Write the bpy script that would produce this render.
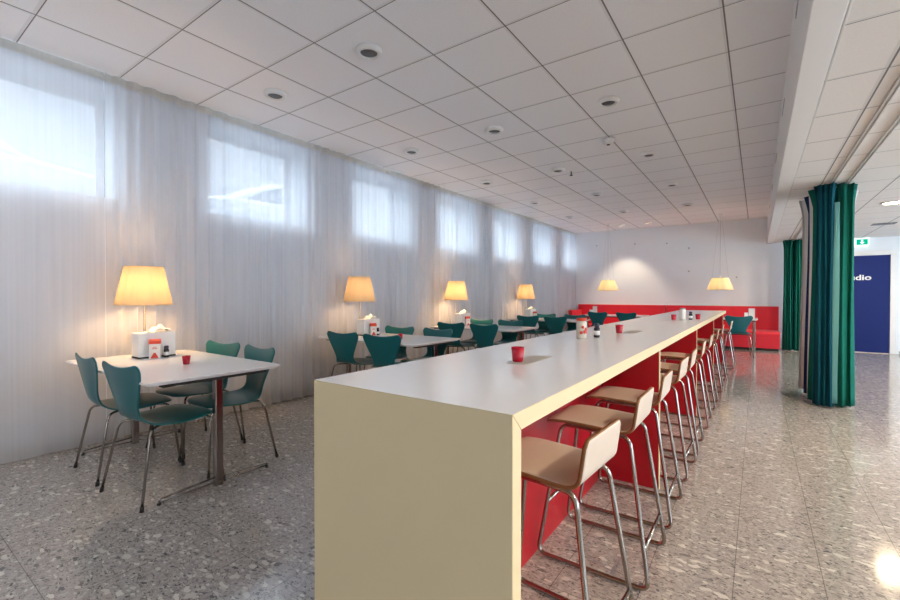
import bpy, bmesh, math, random
from mathutils import Vector, Matrix
random.seed(7)
PI = math.pi
scn = bpy.context.scene
COL = scn.collection
for o in list(bpy.data.objects):
    bpy.data.objects.remove(o, do_unlink=True)

# ------------------------------------------------------------------ camera, world, exposure
cam_d = bpy.data.cameras.new('camera')
cam_d.sensor_width = 36.0
cam_d.lens = 433.8 / 900 * 36.0
cam_d.clip_start = 0.02
cam = bpy.data.objects.new('camera', cam_d)
COL.objects.link(cam)
cam.location = (0, 0, 1.2336)
cam.rotation_euler = (math.radians(90 - 0.62), 0, math.radians(35.32))
scn.camera = cam

W = bpy.data.worlds.new('world')
scn.world = W
W.use_nodes = True
bg = W.node_tree.nodes['Background']
bg.inputs[0].default_value = (0.78, 0.88, 1.0, 1)
bg.inputs[1].default_value = 2.5

scn.view_settings.view_transform = 'Standard'
scn.view_settings.look = 'None'
scn.view_settings.gamma = 1.0
scn.view_settings.use_curve_mapping = False
scn.view_settings.exposure = 1.40

# room numbers
CX = -4.43          # curtain line
WX = -4.56          # inner face of the window wall
WT = 0.48           # its thickness
WY = 12.8           # far wall
RX = 4.6            # right wall
FY = -3.2           # wall behind the camera
H = 3.09            # ceiling of the main room
H2 = 2.47           # lower ceiling of the passage
SX = 0.18           # beam face
BEAM = 0.125
WIN0, WINP, WINW = 0.25, 1.93, 1.18
WZ0, WZ1 = 2.05, 3.03
WINS = [WIN0 + WINP * k for k in range(-1, 7)]
STREET = 1.85

# daylight portals in the window openings
for y0 in WINS:
    y1 = min(y0 + WINW, WY - 0.05)
    ld = bpy.data.lights.new('window_portal', 'AREA')
    ld.shape = 'RECTANGLE'
    ld.size = WZ1 - WZ0
    ld.size_y = y1 - y0
    ld.cycles.is_portal = True
    lo = bpy.data.objects.new('window_portal', ld)
    COL.objects.link(lo)
    lo.location = (WX - WT - 0.02, (y0 + y1) / 2, (WZ0 + WZ1) / 2)
    lo.rotation_euler = (0, -PI / 2, 0)     # -Z axis points to +X

LAMP_W = 8.0        # bedside style table lamps
PEND_W = 5.0
PASS_W = 24.5       # passage ceiling lights
FILL_PANEL_W = 6.0  # added fill panels behind the viewer
WASH_W = 11.0

# cool fill through windows added in the unseen right wall
SIDE_FILL_WIN = [(-1.6, 1.2), (2.0, 4.8), (5.6, 8.4), (9.2, 12.0)]
FZ0, FZ1 = 0.55, 2.30
SIDE_FILL_W = 15.0
for (ya, yb) in SIDE_FILL_WIN:
    ld = bpy.data.lights.new('side_fill', 'AREA')
    ld.shape = 'RECTANGLE'
    ld.size = FZ1 - FZ0
    ld.size_y = yb - ya
    ld.energy = SIDE_FILL_W
    ld.color = (0.72, 0.85, 1.0)
    lo = bpy.data.objects.new('side_fill', ld)
    COL.objects.link(lo)
    lo.location = (RX + 0.24, (ya + yb) / 2, (FZ0 + FZ1) / 2)
    lo.rotation_euler = (0, PI / 2, 0)      # -Z points to -X

# ------------------------------------------------------------------ materials
def newmat(name):
    m = bpy.data.materials.new(name)
    m.use_nodes = True
    nt = m.node_tree
    for n in list(nt.nodes):
        nt.nodes.remove(n)
    out = nt.nodes.new('ShaderNodeOutputMaterial')
    return m, nt, out

def N(nt, typ, **kw):
    n = nt.nodes.new(typ)
    for k, v in kw.items():
        setattr(n, k, v)
    return n

def pbr(name, col, rough=0.5, metal=0.0, spec=0.5, noise=0.0, nscale=20.0, bump=0.0, bscale=200.0, sheen=0.0, coat=0.0):
    m, nt, out = newmat(name)
    b = N(nt, 'ShaderNodeBsdfPrincipled')
    nt.links.new(b.outputs[0], out.inputs[0])
    b.inputs['Base Color'].default_value = (*col, 1)
    b.inputs['Roughness'].default_value = rough
    b.inputs['Metallic'].default_value = metal
    b.inputs['Specular IOR Level'].default_value = spec
    b.inputs['Sheen Weight'].default_value = sheen
    b.inputs['Coat Weight'].default_value = coat
    tc = N(nt, 'ShaderNodeTexCoord')
    if noise:
        t = N(nt, 'ShaderNodeTexNoise')
        t.inputs['Scale'].default_value = nscale
        t.inputs['Detail'].default_value = 4
        nt.links.new(tc.outputs['Object'], t.inputs['Vector'])
        r = N(nt, 'ShaderNodeMapRange')
        r.inputs['To Min'].default_value = 1 - noise
        r.inputs['To Max'].default_value = 1 + noise
        nt.links.new(t.outputs['Fac'], r.inputs['Value'])
        mx = N(nt, 'ShaderNodeMix', data_type='RGBA', blend_type='MULTIPLY')
        mx.inputs[0].default_value = 1
        mx.inputs[6].default_value = (*col, 1)
        nt.links.new(r.outputs[0], mx.inputs[7])
        nt.links.new(mx.outputs[2], b.inputs['Base Color'])
    if bump:
        t2 = N(nt, 'ShaderNodeTexNoise')
        t2.inputs['Scale'].default_value = bscale
        nt.links.new(tc.outputs['Object'], t2.inputs['Vector'])
        bp = N(nt, 'ShaderNodeBump')
        bp.inputs['Strength'].default_value = bump
        bp.inputs['Distance'].default_value = 0.002
        nt.links.new(t2.outputs['Fac'], bp.inputs['Height'])
        nt.links.new(bp.outputs[0], b.inputs['Normal'])
    return m

def math_n(nt, op, a, b=None, c=None):
    n = N(nt, 'ShaderNodeMath', operation=op)
    for i, v in enumerate((a, b, c)):
        if v is None:
            continue
        if isinstance(v, (int, float)):
            n.inputs[i].default_value = v
        else:
            nt.links.new(v, n.inputs[i])
    return n.outputs[0]

def grid_mask(nt, coord, pitch, off, width):
    """1 on a line of the given width at off + k*pitch"""
    s = math_n(nt, 'SUBTRACT', coord, off - pitch / 2)
    f = math_n(nt, 'PINGPONG', s, pitch / 2)      # 0 at mid cell .. pitch/2 on the line
    d = math_n(nt, 'SUBTRACT', pitch / 2, f)
    return math_n(nt, 'LESS_THAN', d, width / 2)

def ceiling_mat(name, px, ox, py, oy, col, lx=0.024, ly=0.016):
    m, nt, out = newmat(name)
    b = N(nt, 'ShaderNodeBsdfPrincipled')
    b.inputs['Roughness'].default_value = 0.85
    b.inputs['Specular IOR Level'].default_value = 0.2
    nt.links.new(b.outputs[0], out.inputs[0])
    tc = N(nt, 'ShaderNodeTexCoord')
    sp = N(nt, 'ShaderNodeSeparateXYZ')
    nt.links.new(tc.outputs['Object'], sp.inputs[0])
    # bright T bar with a dark shadow gap at one side of it
    bx = grid_mask(nt, sp.outputs['X'], px, ox, lx)
    by = grid_mask(nt, sp.outputs['Y'], py, oy, ly + 0.012)
    gx = grid_mask(nt, sp.outputs['X'], px, ox + lx / 2 - 0.003, 0.010)
    gy = grid_mask(nt, sp.outputs['Y'], py, oy + ly / 2, 0.006)
    bar = math_n(nt, 'MAXIMUM', bx, by)
    gap = math_n(nt, 'MAXIMUM', gx, gy)
    no = N(nt, 'ShaderNodeTexNoise')
    no.inputs['Scale'].default_value = 90
    no.inputs['Detail'].default_value = 5
    nt.links.new(tc.outputs['Object'], no.inputs['Vector'])
    rp = N(nt, 'ShaderNodeValToRGB')
    rp.color_ramp.elements[0].position = 0.3
    rp.color_ramp.elements[0].color = (*[c * 0.95 for c in col], 1)
    rp.color_ramp.elements[1].position = 0.7
    rp.color_ramp.elements[1].color = (*col, 1)
    nt.links.new(no.outputs['Fac'], rp.inputs[0])
    m1 = N(nt, 'ShaderNodeMix', data_type='RGBA')
    nt.links.new(bar, m1.inputs[0])
    nt.links.new(rp.outputs[0], m1.inputs[6])
    m1.inputs[7].default_value = (*[c * 0.86 for c in col], 1)
    m2 = N(nt, 'ShaderNodeMix', data_type='RGBA')
    nt.links.new(gap, m2.inputs[0])
    nt.links.new(m1.outputs[2], m2.inputs[6])
    m2.inputs[7].default_value = (0.20, 0.195, 0.20, 1)
    nt.links.new(m2.outputs[2], b.inputs['Base Color'])
    return m

def terrazzo_mat():
    m, nt, out = newmat('terrazzo')
    b = N(nt, 'ShaderNodeBsdfPrincipled')
    nt.links.new(b.outputs[0], out.inputs[0])
    tc = N(nt, 'ShaderNodeTexCoord')
    sp = N(nt, 'ShaderNodeSeparateXYZ')
    nt.links.new(tc.outputs['Object'], sp.inputs[0])
    # warp coordinates so chips are irregular
    wn = N(nt, 'ShaderNodeTexNoise')
    wn.inputs['Scale'].default_value = 22
    wn.inputs['Detail'].default_value = 3
    nt.links.new(tc.outputs['Object'], wn.inputs['Vector'])
    wv = N(nt, 'ShaderNodeMix', data_type='RGBA', blend_type='LINEAR_LIGHT')
    wv.inputs[0].default_value = 0.026
    nt.links.new(tc.outputs['Object'], wv.inputs[6])
    nt.links.new(wn.outputs['Color'], wv.inputs[7])
    P = wv.outputs[2]
    base = N(nt, 'ShaderNodeTexNoise')
    base.inputs['Scale'].default_value = 38
    base.inputs['Detail'].default_value = 6
    base.inputs['Roughness'].default_value = 0.7
    nt.links.new(tc.outputs['Object'], base.inputs['Vector'])
    rp = N(nt, 'ShaderNodeValToRGB')
    e = rp.color_ramp.elements
    e[0].position = 0.30; e[0].color = (0.215, 0.20, 0.20, 1)
    e[1].position = 0.72; e[1].color = (0.49, 0.455, 0.435, 1)
    nt.links.new(base.outputs['Fac'], rp.inputs[0])
    cur = rp.outputs[0]
    def chips(scale, prob, ratio, col_a, col_b, cur, seed):
        mp = N(nt, 'ShaderNodeMapping')
        mp.inputs['Location'].default_value = (seed, seed * 1.7, 0)
        mp.inputs['Rotation'].default_value = (0, 0, seed)
        mp.inputs['Scale'].default_value = (1.0, 2.1, 1.0)
        nt.links.new(P, mp.inputs['Vector'])
        v = N(nt, 'ShaderNodeTexVoronoi', voronoi_dimensions='2D')
        v.inputs['Scale'].default_value = scale
        nt.links.new(mp.outputs[0], v.inputs['Vector'])
        s2 = N(nt, 'ShaderNodeSeparateColor')
        nt.links.new(v.outputs['Color'], s2.inputs[0])
        pick = math_n(nt, 'LESS_THAN', s2.outputs[0], prob)
        rad = math_n(nt, 'MULTIPLY_ADD', s2.outputs[1], ratio * 0.7, ratio * 0.3)
        ins = math_n(nt, 'LESS_THAN', v.outputs['Distance'], rad)
        k = math_n(nt, 'MULTIPLY', pick, ins)
        cm = N(nt, 'ShaderNodeMix', data_type='RGBA')
        nt.links.new(s2.outputs[2], cm.inputs[0])
        cm.inputs[6].default_value = (*col_a, 1)
        cm.inputs[7].default_value = (*col_b, 1)
        mx = N(nt, 'ShaderNodeMix', data_type='RGBA')
        nt.links.new(k, mx.inputs[0])
        nt.links.new(cur, mx.inputs[6])
        nt.links.new(cm.outputs[2], mx.inputs[7])
        return mx.outputs[2]
    cur = chips(60, 0.40, 0.50, (0.10, 0.10, 0.105), (0.22, 0.20, 0.19), cur, 0.3)
    cur = chips(46, 0.55, 0.46, (0.34, 0.32, 0.30), (0.48, 0.45, 0.42), cur, 1.9)
    cur = chips(24, 0.36, 0.40, (0.36, 0.34, 0.32), (0.60, 0.57, 0.53), cur, 3.1)
    cur = chips(20, 0.10, 0.38, (0.11, 0.11, 0.12), (0.18, 0.17, 0.17), cur, 4.4)
    cur = chips(12, 0.20, 0.36, (0.50, 0.47, 0.44), (0.62, 0.59, 0.56), cur, 5.2)
    jx = grid_mask(nt, sp.outputs['X'], 0.316, 0.24, 0.003)
    jy = grid_mask(nt, sp.outputs['Y'], 0.632, 1.105, 0.003)
    j = math_n(nt, 'MULTIPLY', math_n(nt, 'MAXIMUM', jx, jy), 0.65)
    mj = N(nt, 'ShaderNodeMix', data_type='RGBA')
    nt.links.new(j, mj.inputs[0])
    nt.links.new(cur, mj.inputs[6])
    mj.inputs[7].default_value = (0.06, 0.055, 0.05, 1)
    nt.links.new(mj.outputs[2], b.inputs['Base Color'])
    rn = N(nt, 'ShaderNodeTexNoise')
    rn.inputs['Scale'].default_value = 3
    nt.links.new(tc.outputs['Object'], rn.inputs['Vector'])
    rr = N(nt, 'ShaderNodeMapRange')
    rr.inputs['To Min'].default_value = 0.07
    rr.inputs['To Max'].default_value = 0.15
    nt.links.new(rn.outputs['Fac'], rr.inputs['Value'])
    nt.links.new(rr.outputs[0], b.inputs['Roughness'])
    b.inputs['Specular IOR Level'].default_value = 0.65
    return m

def sheer_mat(name, col, through, fabric_scale=260):
    m, nt, out = newmat(name)
    tr = N(nt, 'ShaderNodeBsdfTransparent')
    df = N(nt, 'ShaderNodeBsdfDiffuse')
    tl = N(nt, 'ShaderNodeBsdfTranslucent')
    df.inputs[0].default_value = (*col, 1)
    tl.inputs[0].default_value = (*[min(0.95, c * 1.22) for c in col], 1)
    a = N(nt, 'ShaderNodeMixShader')
    a.inputs[0].default_value = 0.66
    nt.links.new(df.outputs[0], a.inputs[1])
    nt.links.new(tl.outputs[0], a.inputs[2])
    tc = N(nt, 'ShaderNodeTexCoord')
    mp = N(nt, 'ShaderNodeMapping')
    mp.inputs['Scale'].default_value = (1, 1, 0.012)
    nt.links.new(tc.outputs['Object'], mp.inputs[0])
    no = N(nt, 'ShaderNodeTexNoise')
    no.inputs['Scale'].default_value = 45
    no.inputs['Detail'].default_value = 4
    nt.links.new(mp.outputs[0], no.inputs['Vector'])
    mr = N(nt, 'ShaderNodeMapRange')
    mr.inputs['From Min'].default_value = 0.3
    mr.inputs['From Max'].default_value = 0.7
    mr.inputs['To Min'].default_value = 1 - through - 0.035
    mr.inputs['To Max'].default_value = 1 - through + 0.035
    nt.links.new(no.outputs['Fac'], mr.inputs['Value'])
    mx = N(nt, 'ShaderNodeMixShader')
    nt.links.new(mr.outputs[0], mx.inputs[0])
    nt.links.new(tr.outputs[0], mx.inputs[1])
    nt.links.new(a.outputs[0], mx.inputs[2])
    nt.links.new(mx.outputs[0], out.inputs[0])
    return m

def shade_mat(name, dcol, tcol, pleats):
    """pleated fabric: diffuse outside, light passing through, fine radial pleats"""
    m, nt, out = newmat(name)
    df = N(nt, 'ShaderNodeBsdfDiffuse')
    tl = N(nt, 'ShaderNodeBsdfTranslucent')
    df.inputs[0].default_value = (*dcol, 1)
    tc = N(nt, 'ShaderNodeTexCoord')
    sp = N(nt, 'ShaderNodeSeparateXYZ')
    nt.links.new(tc.outputs['Object'], sp.inputs[0])
    an = math_n(nt, 'ARCTAN2', sp.outputs['Y'], sp.outputs['X'])
    no = N(nt, 'ShaderNodeTexNoise', noise_dimensions='1D')
    no.inputs['Scale'].default_value = pleats
    no.inputs['Detail'].default_value = 3
    nt.links.new(an, no.inputs['W'])
    rp = N(nt, 'ShaderNodeValToRGB')
    rp.color_ramp.elements[0].position = 0.32
    rp.color_ramp.elements[0].color = (*[c * 0.70 for c in tcol], 1)
    rp.color_ramp.elements[1].position = 0.68
    rp.color_ramp.elements[1].color = (*tcol, 1)
    nt.links.new(no.outputs['Fac'], rp.inputs[0])
    nt.links.new(rp.outputs[0], tl.inputs[0])
    a = N(nt, 'ShaderNodeAddShader')
    nt.links.new(df.outputs[0], a.inputs[0])
    nt.links.new(tl.outputs[0], a.inputs[1])
    nt.links.new(a.outputs[0], out.inputs[0])
    return m

def glass_mat(name):
    m, nt, out = newmat(name)
    tr = N(nt, 'ShaderNodeBsdfTransparent')
    tr.inputs[0].default_value = (0.93, 0.96, 0.97, 1)
    gl = N(nt, 'ShaderNodeBsdfGlossy')
    gl.inputs['Roughness'].default_value = 0.02
    mx = N(nt, 'ShaderNodeMixShader')
    mx.inputs[0].default_value = 0.06
    nt.links.new(tr.outputs[0], mx.inputs[1])
    nt.links.new(gl.outputs[0], mx.inputs[2])
    nt.links.new(mx.outputs[0], out.inputs[0])
    return m

def emit_mat(name, col, s):
    m, nt, out = newmat(name)
    e = N(nt, 'ShaderNodeEmission')
    e.inputs[0].default_value = (*col, 1)
    e.inputs[1].default_value = s
    nt.links.new(e.outputs[0], out.inputs[0])
    return m

def brick_mat(name):
    m, nt, out = newmat(name)
    b = N(nt, 'ShaderNodeBsdfPrincipled')
    b.inputs['Roughness'].default_value = 0.9
    t = N(nt, 'ShaderNodeTexNoise')
    t.inputs['Scale'].default_value = 0.7
    tc = N(nt, 'ShaderNodeTexCoord')
    nt.links.new(tc.outputs['Object'], t.inputs['Vector'])
    rp = N(nt, 'ShaderNodeValToRGB')
    rp.color_ramp.elements[0].color = (0.24, 0.24, 0.25, 1)
    rp.color_ramp.elements[1].color = (0.42, 0.42, 0.42, 1)
    nt.links.new(t.outputs['Fac'], rp.inputs[0])
    nt.links.new(rp.outputs[0], b.inputs['Base Color'])
    nt.links.new(b.outputs[0], out.inputs[0])
    return m

MT = {}
MT['floor'] = terrazzo_mat()
MT['ceil'] = ceiling_mat('ceiling_tiles', 0.62, -0.199, 0.634, 2.035, (0.90, 0.91, 0.95))  # slight blue in the white tiles stands in for cool window light
MT['ceil2'] = ceiling_mat('low_ceiling_tiles', 0.62, 0.565, 0.634, 2.035, (0.78, 0.75, 0.72))
MT['wall'] = pbr('painted_wall', (0.80, 0.83, 0.87), 0.8, spec=0.25, noise=0.03, nscale=3, bump=0.15, bscale=90)
MT['white_paint'] = pbr('white_paint', (0.80, 0.80, 0.79), 0.5, noise=0.02, nscale=6)
MT['beam'] = pbr('beam_paint', (0.78, 0.77, 0.76), 0.6, noise=0.02, nscale=4)
MT['sheer'] = sheer_mat('sheer_voile', (0.68, 0.68, 0.71), 0.26)
MT['header'] = sheer_mat('curtain_header_tape', (0.62, 0.58, 0.52), 0.10)
MT['glass'] = glass_mat('window_glass')
MT['teal'] = pbr('teal_lacquer', (0.003, 0.125, 0.145), 0.28, noise=0.05, nscale=8)
MT['chrome'] = pbr('chrome', (0.36, 0.33, 0.30), 0.18, metal=1.0)
MT['steel'] = pbr('brushed_steel', (0.62, 0.58, 0.53), 0.24, metal=1.0, noise=0.05, nscale=60)
MT['black'] = pbr('black_rubber', (0.012, 0.012, 0.013), 0.55, noise=0.1)
MT['top'] = pbr('white_laminate', (0.74, 0.75, 0.78), 0.20, spec=0.55, noise=0.012, nscale=5)
MT['cream'] = pbr('cream_laminate', (0.73, 0.61, 0.38), 0.40, noise=0.02, nscale=6)
MT['red'] = pbr('red_lacquer', (0.42, 0.006, 0.016), 0.30, noise=0.04, nscale=5)
MT['bench'] = pbr('red_upholstery', (0.70, 0.012, 0.030), 0.5, noise=0.05, nscale=30, bump=0.1, bscale=400, sheen=0.1)
MT['stool_white'] = pbr('stool_laminate', (0.66, 0.57, 0.49), 0.4, noise=0.02)
MT['ply'] = pbr('plywood_edge', (0.25, 0.11, 0.04), 0.5, noise=0.2, nscale=70)
MT['shade'] = shade_mat('pleated_shade_fabric', (0.36, 0.28, 0.19), (0.115, 0.09, 0.06), 14)
MT['shade_wire'] = pbr('shade_rim', (0.55, 0.45, 0.30), 0.6, noise=0.05)
MT['pshade'] = shade_mat('pendant_shade_fabric', (0.40, 0.36, 0.26), (0.30, 0.27, 0.18), 12)
MT['white_plastic'] = pbr('white_plastic', (0.80, 0.80, 0.80), 0.35, noise=0.01)
MT['grey_lens'] = pbr('grey_lens', (0.10, 0.105, 0.115), 0.25, noise=0.1, nscale=60)
MT['tissue'] = pbr('tissue_paper', (0.85, 0.84, 0.82), 0.9, noise=0.02)
MT['carton_white'] = pbr('carton_white', (0.78, 0.74, 0.72), 0.5, noise=0.02)
MT['carton_red'] = pbr('carton_red', (0.65, 0.06, 0.03), 0.5, noise=0.05)
MT['cup_red'] = pbr('red_glass', (0.42, 0.003, 0.022), 0.25, noise=0.05)
MT['dark_blue'] = pbr('dark_label', (0.02, 0.022, 0.06), 0.35, noise=0.1)
MT['hatch'] = pbr('beige_hatch', (0.42, 0.39, 0.35), 0.5, noise=0.03)
MT['pepper'] = pbr('dark_glass', (0.03, 0.03, 0.04), 0.15, noise=0.1)
MT['jar_glass'] = pbr('jar_body', (0.62, 0.55, 0.47), 0.2, noise=0.25, nscale=35)
MT['velour'] = pbr('teal_velour', (0.004, 0.130, 0.100), 0.85, sheen=0.0, spec=0.2, noise=0.10, nscale=14)
MT['navy'] = pbr('navy_velour', (0.010, 0.030, 0.10), 0.85, spec=0.2, noise=0.1, nscale=14)
MT['cool_folds'] = pbr('teal_velour_cool_shading', (0.003, 0.085, 0.120), 0.85, spec=0.2, noise=0.1, nscale=14)  # same teal velour, bluer fold shading put into the colour
MT['fold_sheen'] = pbr('teal_velour_sheen', (0.10, 0.27, 0.27), 0.85, spec=0.2, noise=0.05)  # pale sheen of the teal velour put into the colour
MT['lining'] = pbr('white_lining', (0.76, 0.74, 0.72), 0.85, noise=0.03)
MT['door_blue'] = pbr('blue_door_paint', (0.005, 0.018, 0.14), 0.5, spec=0.25, noise=0.03)
MT['letter'] = pbr('white_lettering', (0.85, 0.86, 0.88), 0.5, noise=0.01)
MT['exit_pale'] = emit_mat('exit_sign_white', (0.75, 1.0, 0.93), 0.75)
MT['exit_green'] = emit_mat('exit_sign_green', (0.0, 0.33, 0.20), 0.6)
MT['lit_disc'] = emit_mat('lit_diffuser', (1.0, 0.86, 0.66), 9.0)
MT['warm_disc'] = emit_mat('warm_diffuser', (1.0, 0.80, 0.60), 0.9)
MT['bulb'] = emit_mat('lamp_bulb', (1.0, 0.72, 0.36), 6.0)
MT['track'] = pbr('grey_track', (0.60, 0.58, 0.55), 0.4, metal=0.0, noise=0.03)
MT['car_paint'] = pbr('silver_car_paint', (0.50, 0.51, 0.53), 0.25, noise=0.02, coat=0.5)
MT['car_glass'] = pbr('car_window', (0.10, 0.11, 0.12), 0.1, noise=0.05)
MT['tyre'] = pbr('tyre_rubber', (0.03, 0.03, 0.03), 0.8, noise=0.1)
MT['asphalt'] = pbr('grey_asphalt', (0.22, 0.22, 0.23), 0.9, noise=0.1, nscale=30)
MT['facade'] = brick_mat('street_facade_plaster')
MT['skirt'] = pbr('baseboard_paint', (0.50, 0.47, 0.42), 0.5, noise=0.03)
MT['vent'] = pbr('dark_slot', (0.45, 0.44, 0.43), 0.6, noise=0.05)

# ------------------------------------------------------------------ mesh helpers
class MB:
    def __init__(self):
        self.bm = bmesh.new()
    def box(self, x0, x1, y0, y1, z0, z1, bevel=0.0, seg=2, mi=0):
        t = bmesh.new()
        bmesh.ops.create_cube(t, size=1.0)
        for v in t.verts:
            v.co = Vector(((x0 + x1) / 2 + v.co.x * (x1 - x0), (y0 + y1) / 2 + v.co.y * (y1 - y0), (z0 + z1) / 2 + v.co.z * (z1 - z0)))
        if bevel:
            bmesh.ops.bevel(t, geom=list(t.edges), offset=bevel, segments=seg, profile=0.5, affect='EDGES')
        self._take(t, mi)
        return self
    def _take(self, t, mi=0, smooth=None):
        for f in t.faces:
            f.material_index = mi
            if smooth is not None:
                f.smooth = smooth
        me = bpy.data.meshes.new('tmp')
        t.to_mesh(me)
        t.free()
        self.bm.from_mesh(me)
        bpy.data.meshes.remove(me)
    def prism(self, pts, axis, a, b, bevel=0.0, mi=0, seg=2):
        """extrude a closed 2D outline along an axis ('x','y','z')"""
        t = bmesh.new()
        def P(p, h):
            if axis == 'z': return Vector((p[0], p[1], h))
            if axis == 'x': return Vector((h, p[0], p[1]))
            return Vector((p[0], h, p[1]))
        lo = [t.verts.new(P(p, a)) for p in pts]
        hi = [t.verts.new(P(p, b)) for p in pts]
        n = len(pts)
        t.faces.new(lo); t.faces.new(list(reversed(hi)))
        for i in range(n):
            t.faces.new((lo[i], hi[i], hi[(i + 1) % n], lo[(i + 1) % n]))
        bmesh.ops.recalc_face_normals(t, faces=list(t.faces))
        if bevel:
            cap = [e for e in t.edges if all(v in set(hi) for v in e.verts) or all(v in set(lo) for v in e.verts)]
            bmesh.ops.bevel(t, geom=cap, offset=bevel, segments=seg, profile=0.5, affect='EDGES')
        self._take(t, mi)
        return self
    def lathe(self, prof, c=(0, 0, 0), seg=24, mi=0, wob=None):
        t = bmesh.new()
        rings = []
        for (r, z) in prof:
            if r < 1e-6:
                rings.append([t.verts.new((c[0], c[1], c[2] + z))])
            else:
                ring = []
                for k in range(seg):
                    a = 2 * PI * k / seg
                    rr = r * (wob(k) if wob else 1)
                    ring.append(t.verts.new((c[0] + rr * math.cos(a), c[1] + rr * math.sin(a), c[2] + z)))
                rings.append(ring)
        for A, B in zip(rings, rings[1:]):
            for k in range(seg):
                k2 = (k + 1) % seg
                if len(A) == 1 and len(B) == 1: continue
                if len(A) == 1: t.faces.new((A[0], B[k], B[k2]))
                elif len(B) == 1: t.faces.new((A[k], B[0], A[k2]))
                else: t.faces.new((A[k], B[k], B[k2], A[k2]))
        bmesh.ops.recalc_face_normals(t, faces=list(t.faces))
        self._take(t, mi, True)
        return self
    def tube(self, pts, r, closed=False, seg=8, mi=0, fillet=0.0, caps=True):
        pts = [Vector(p) for p in pts]
        if fillet:
            pts = fillet_path(pts, fillet, closed)
        t = bmesh.new()
        n = len(pts)
        rings = []
        prev = None
        for i in range(n):
            if closed:
                d = (pts[(i + 1) % n] - pts[i - 1]).normalized()
            else:
                d = (pts[min(i + 1, n - 1)] - pts[max(i - 1, 0)]).normalized()
            if prev is None:
                u = d.orthogonal().normalized()
            else:
                u = (prev - d * prev.dot(d)).normalized()
            prev = u
            w = d.cross(u)
            rings.append([t.verts.new(pts[i] + r * (math.cos(2 * PI * k / seg) * u + math.sin(2 * PI * k / seg) * w)) for k in range(seg)])
        m = n if closed else n - 1
        for i in range(m):
            A, B = rings[i], rings[(i + 1) % n]
            sh = 0
            if closed and i == n - 1:   # match the twist of the closing ring
                sh = min(range(seg), key=lambda s: (A[0].co - B[s].co).length)
            for k in range(seg):
                t.faces.new((A[k], A[(k + 1) % seg], B[(k + 1 + sh) % seg], B[(k + sh) % seg]))
        for f in t.faces: f.smooth = True
        if not closed and caps:
            t.faces.new(rings[0]); t.faces.new(rings[-1])
        bmesh.ops.recalc_face_normals(t, faces=list(t.faces))
        self._take(t, mi)
        return self
    def grid(self, f, nu, nv, mi=0, smooth=True):
        t = bmesh.new()
        vs = [[t.verts.new(f(i / nu, j / nv)) for j in range(nv + 1)] for i in range(nu + 1)]
        for i in range(nu):
            for j in range(nv):
                t.faces.new((vs[i][j], vs[i + 1][j], vs[i + 1][j + 1], vs[i][j + 1]))
        self._take(t, mi, smooth)
        return self
    def build(self, name, mats, parent=None, loc=None):
        me = bpy.data.meshes.new(name)
        self.bm.to_mesh(me)
        self.bm.free()
        for m in (mats if isinstance(mats, (list, tuple)) else [mats]):
            me.materials.append(m)
        o = bpy.data.objects.new(name, me)
        COL.objects.link(o)
        if parent: o.parent = parent
        if loc: o.location = loc
        return o

def fillet_path(pts, r, closed, n=5):
    out = []
    m = len(pts)
    for i, p in enumerate(pts):
        if not closed and (i == 0 or i == m - 1):
            out.append(p); continue
        a = pts[i - 1]; b = pts[(i + 1) % m]
        da = (a - p); db = (b - p)
        d = min(r, da.length * 0.45, db.length * 0.45)
        A = p + da.normalized() * d
        B = p + db.normalized() * d
        for k in range(n + 1):
            t = k / n
            out.append(A * (1 - t) ** 2 + p * 2 * t * (1 - t) + B * t * t)
    return out

def tag(o, label, cat, group=None, kind=None):
    o['label'] = label
    o['category'] = cat
    if group: o['group'] = group
    if kind: o['kind'] = kind
    return o

def thing(name, label, cat, loc=(0, 0, 0), rz=0.0, group=None):
    o = bpy.data.objects.new(name, None)
    o.empty_display_size = 0.1
    COL.objects.link(o)
    o.location = loc
    o.rotation_euler = (0, 0, rz)
    return tag(o, label, cat, group)

def struct(o, label, cat):
    o['kind'] = 'structure'
    o['label'] = label
    o['category'] = cat
    return o

def kids(o):
    return [c for c in COL.objects if c.parent == o]

CH = {}
def copy_tree(o, parent=None):
    c = o.copy()
    COL.objects.link(c)
    c.parent = parent
    if o.name not in CH:
        CH[o.name] = kids(o)
    for ch in CH[o.name]:
        copy_tree(ch, c)
    return c

def dup(o, loc, rz, label, group=None):
    c = copy_tree(o)
    c.location = loc
    c.rotation_euler = (0, 0, rz)
    c['label'] = label
    if group: c['group'] = group
    return c

def rrect(x0, x1, y0, y1, r, n=5):
    pts = []
    for cx, cy, a0 in ((x1 - r, y1 - r, 0), (x0 + r, y1 - r, PI / 2), (x0 + r, y0 + r, PI), (x1 - r, y0 + r, 1.5 * PI)):
        for k in range(n + 1):
            a = a0 + k / n * PI / 2
            pts.append((cx + r * math.cos(a), cy + r * math.sin(a)))
    return pts

# ------------------------------------------------------------------ the setting
struct(MB().box(WX - WT, RX + 0.2, FY - 0.2, WY + 0.2, -0.12, 0).build('floor', MT['floor']), 'glossy grey terrazzo tile floor', 'floor')
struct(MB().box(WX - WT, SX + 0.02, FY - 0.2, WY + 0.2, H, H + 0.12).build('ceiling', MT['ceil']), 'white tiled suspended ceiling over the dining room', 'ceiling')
struct(MB().box(SX + BEAM, RX + 0.2, FY - 0.2, WY + 0.2, H2, H2 + 0.12).build('ceiling', MT['ceil2']), 'lower white tiled ceiling on the right side', 'ceiling')
struct(MB().box(SX, SX + BEAM, FY, WY, H2 - 0.012, H + 0.02, 0.004).build('ceiling_beam', MT['beam']), 'white drop beam between high and low ceiling', 'beam')
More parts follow.
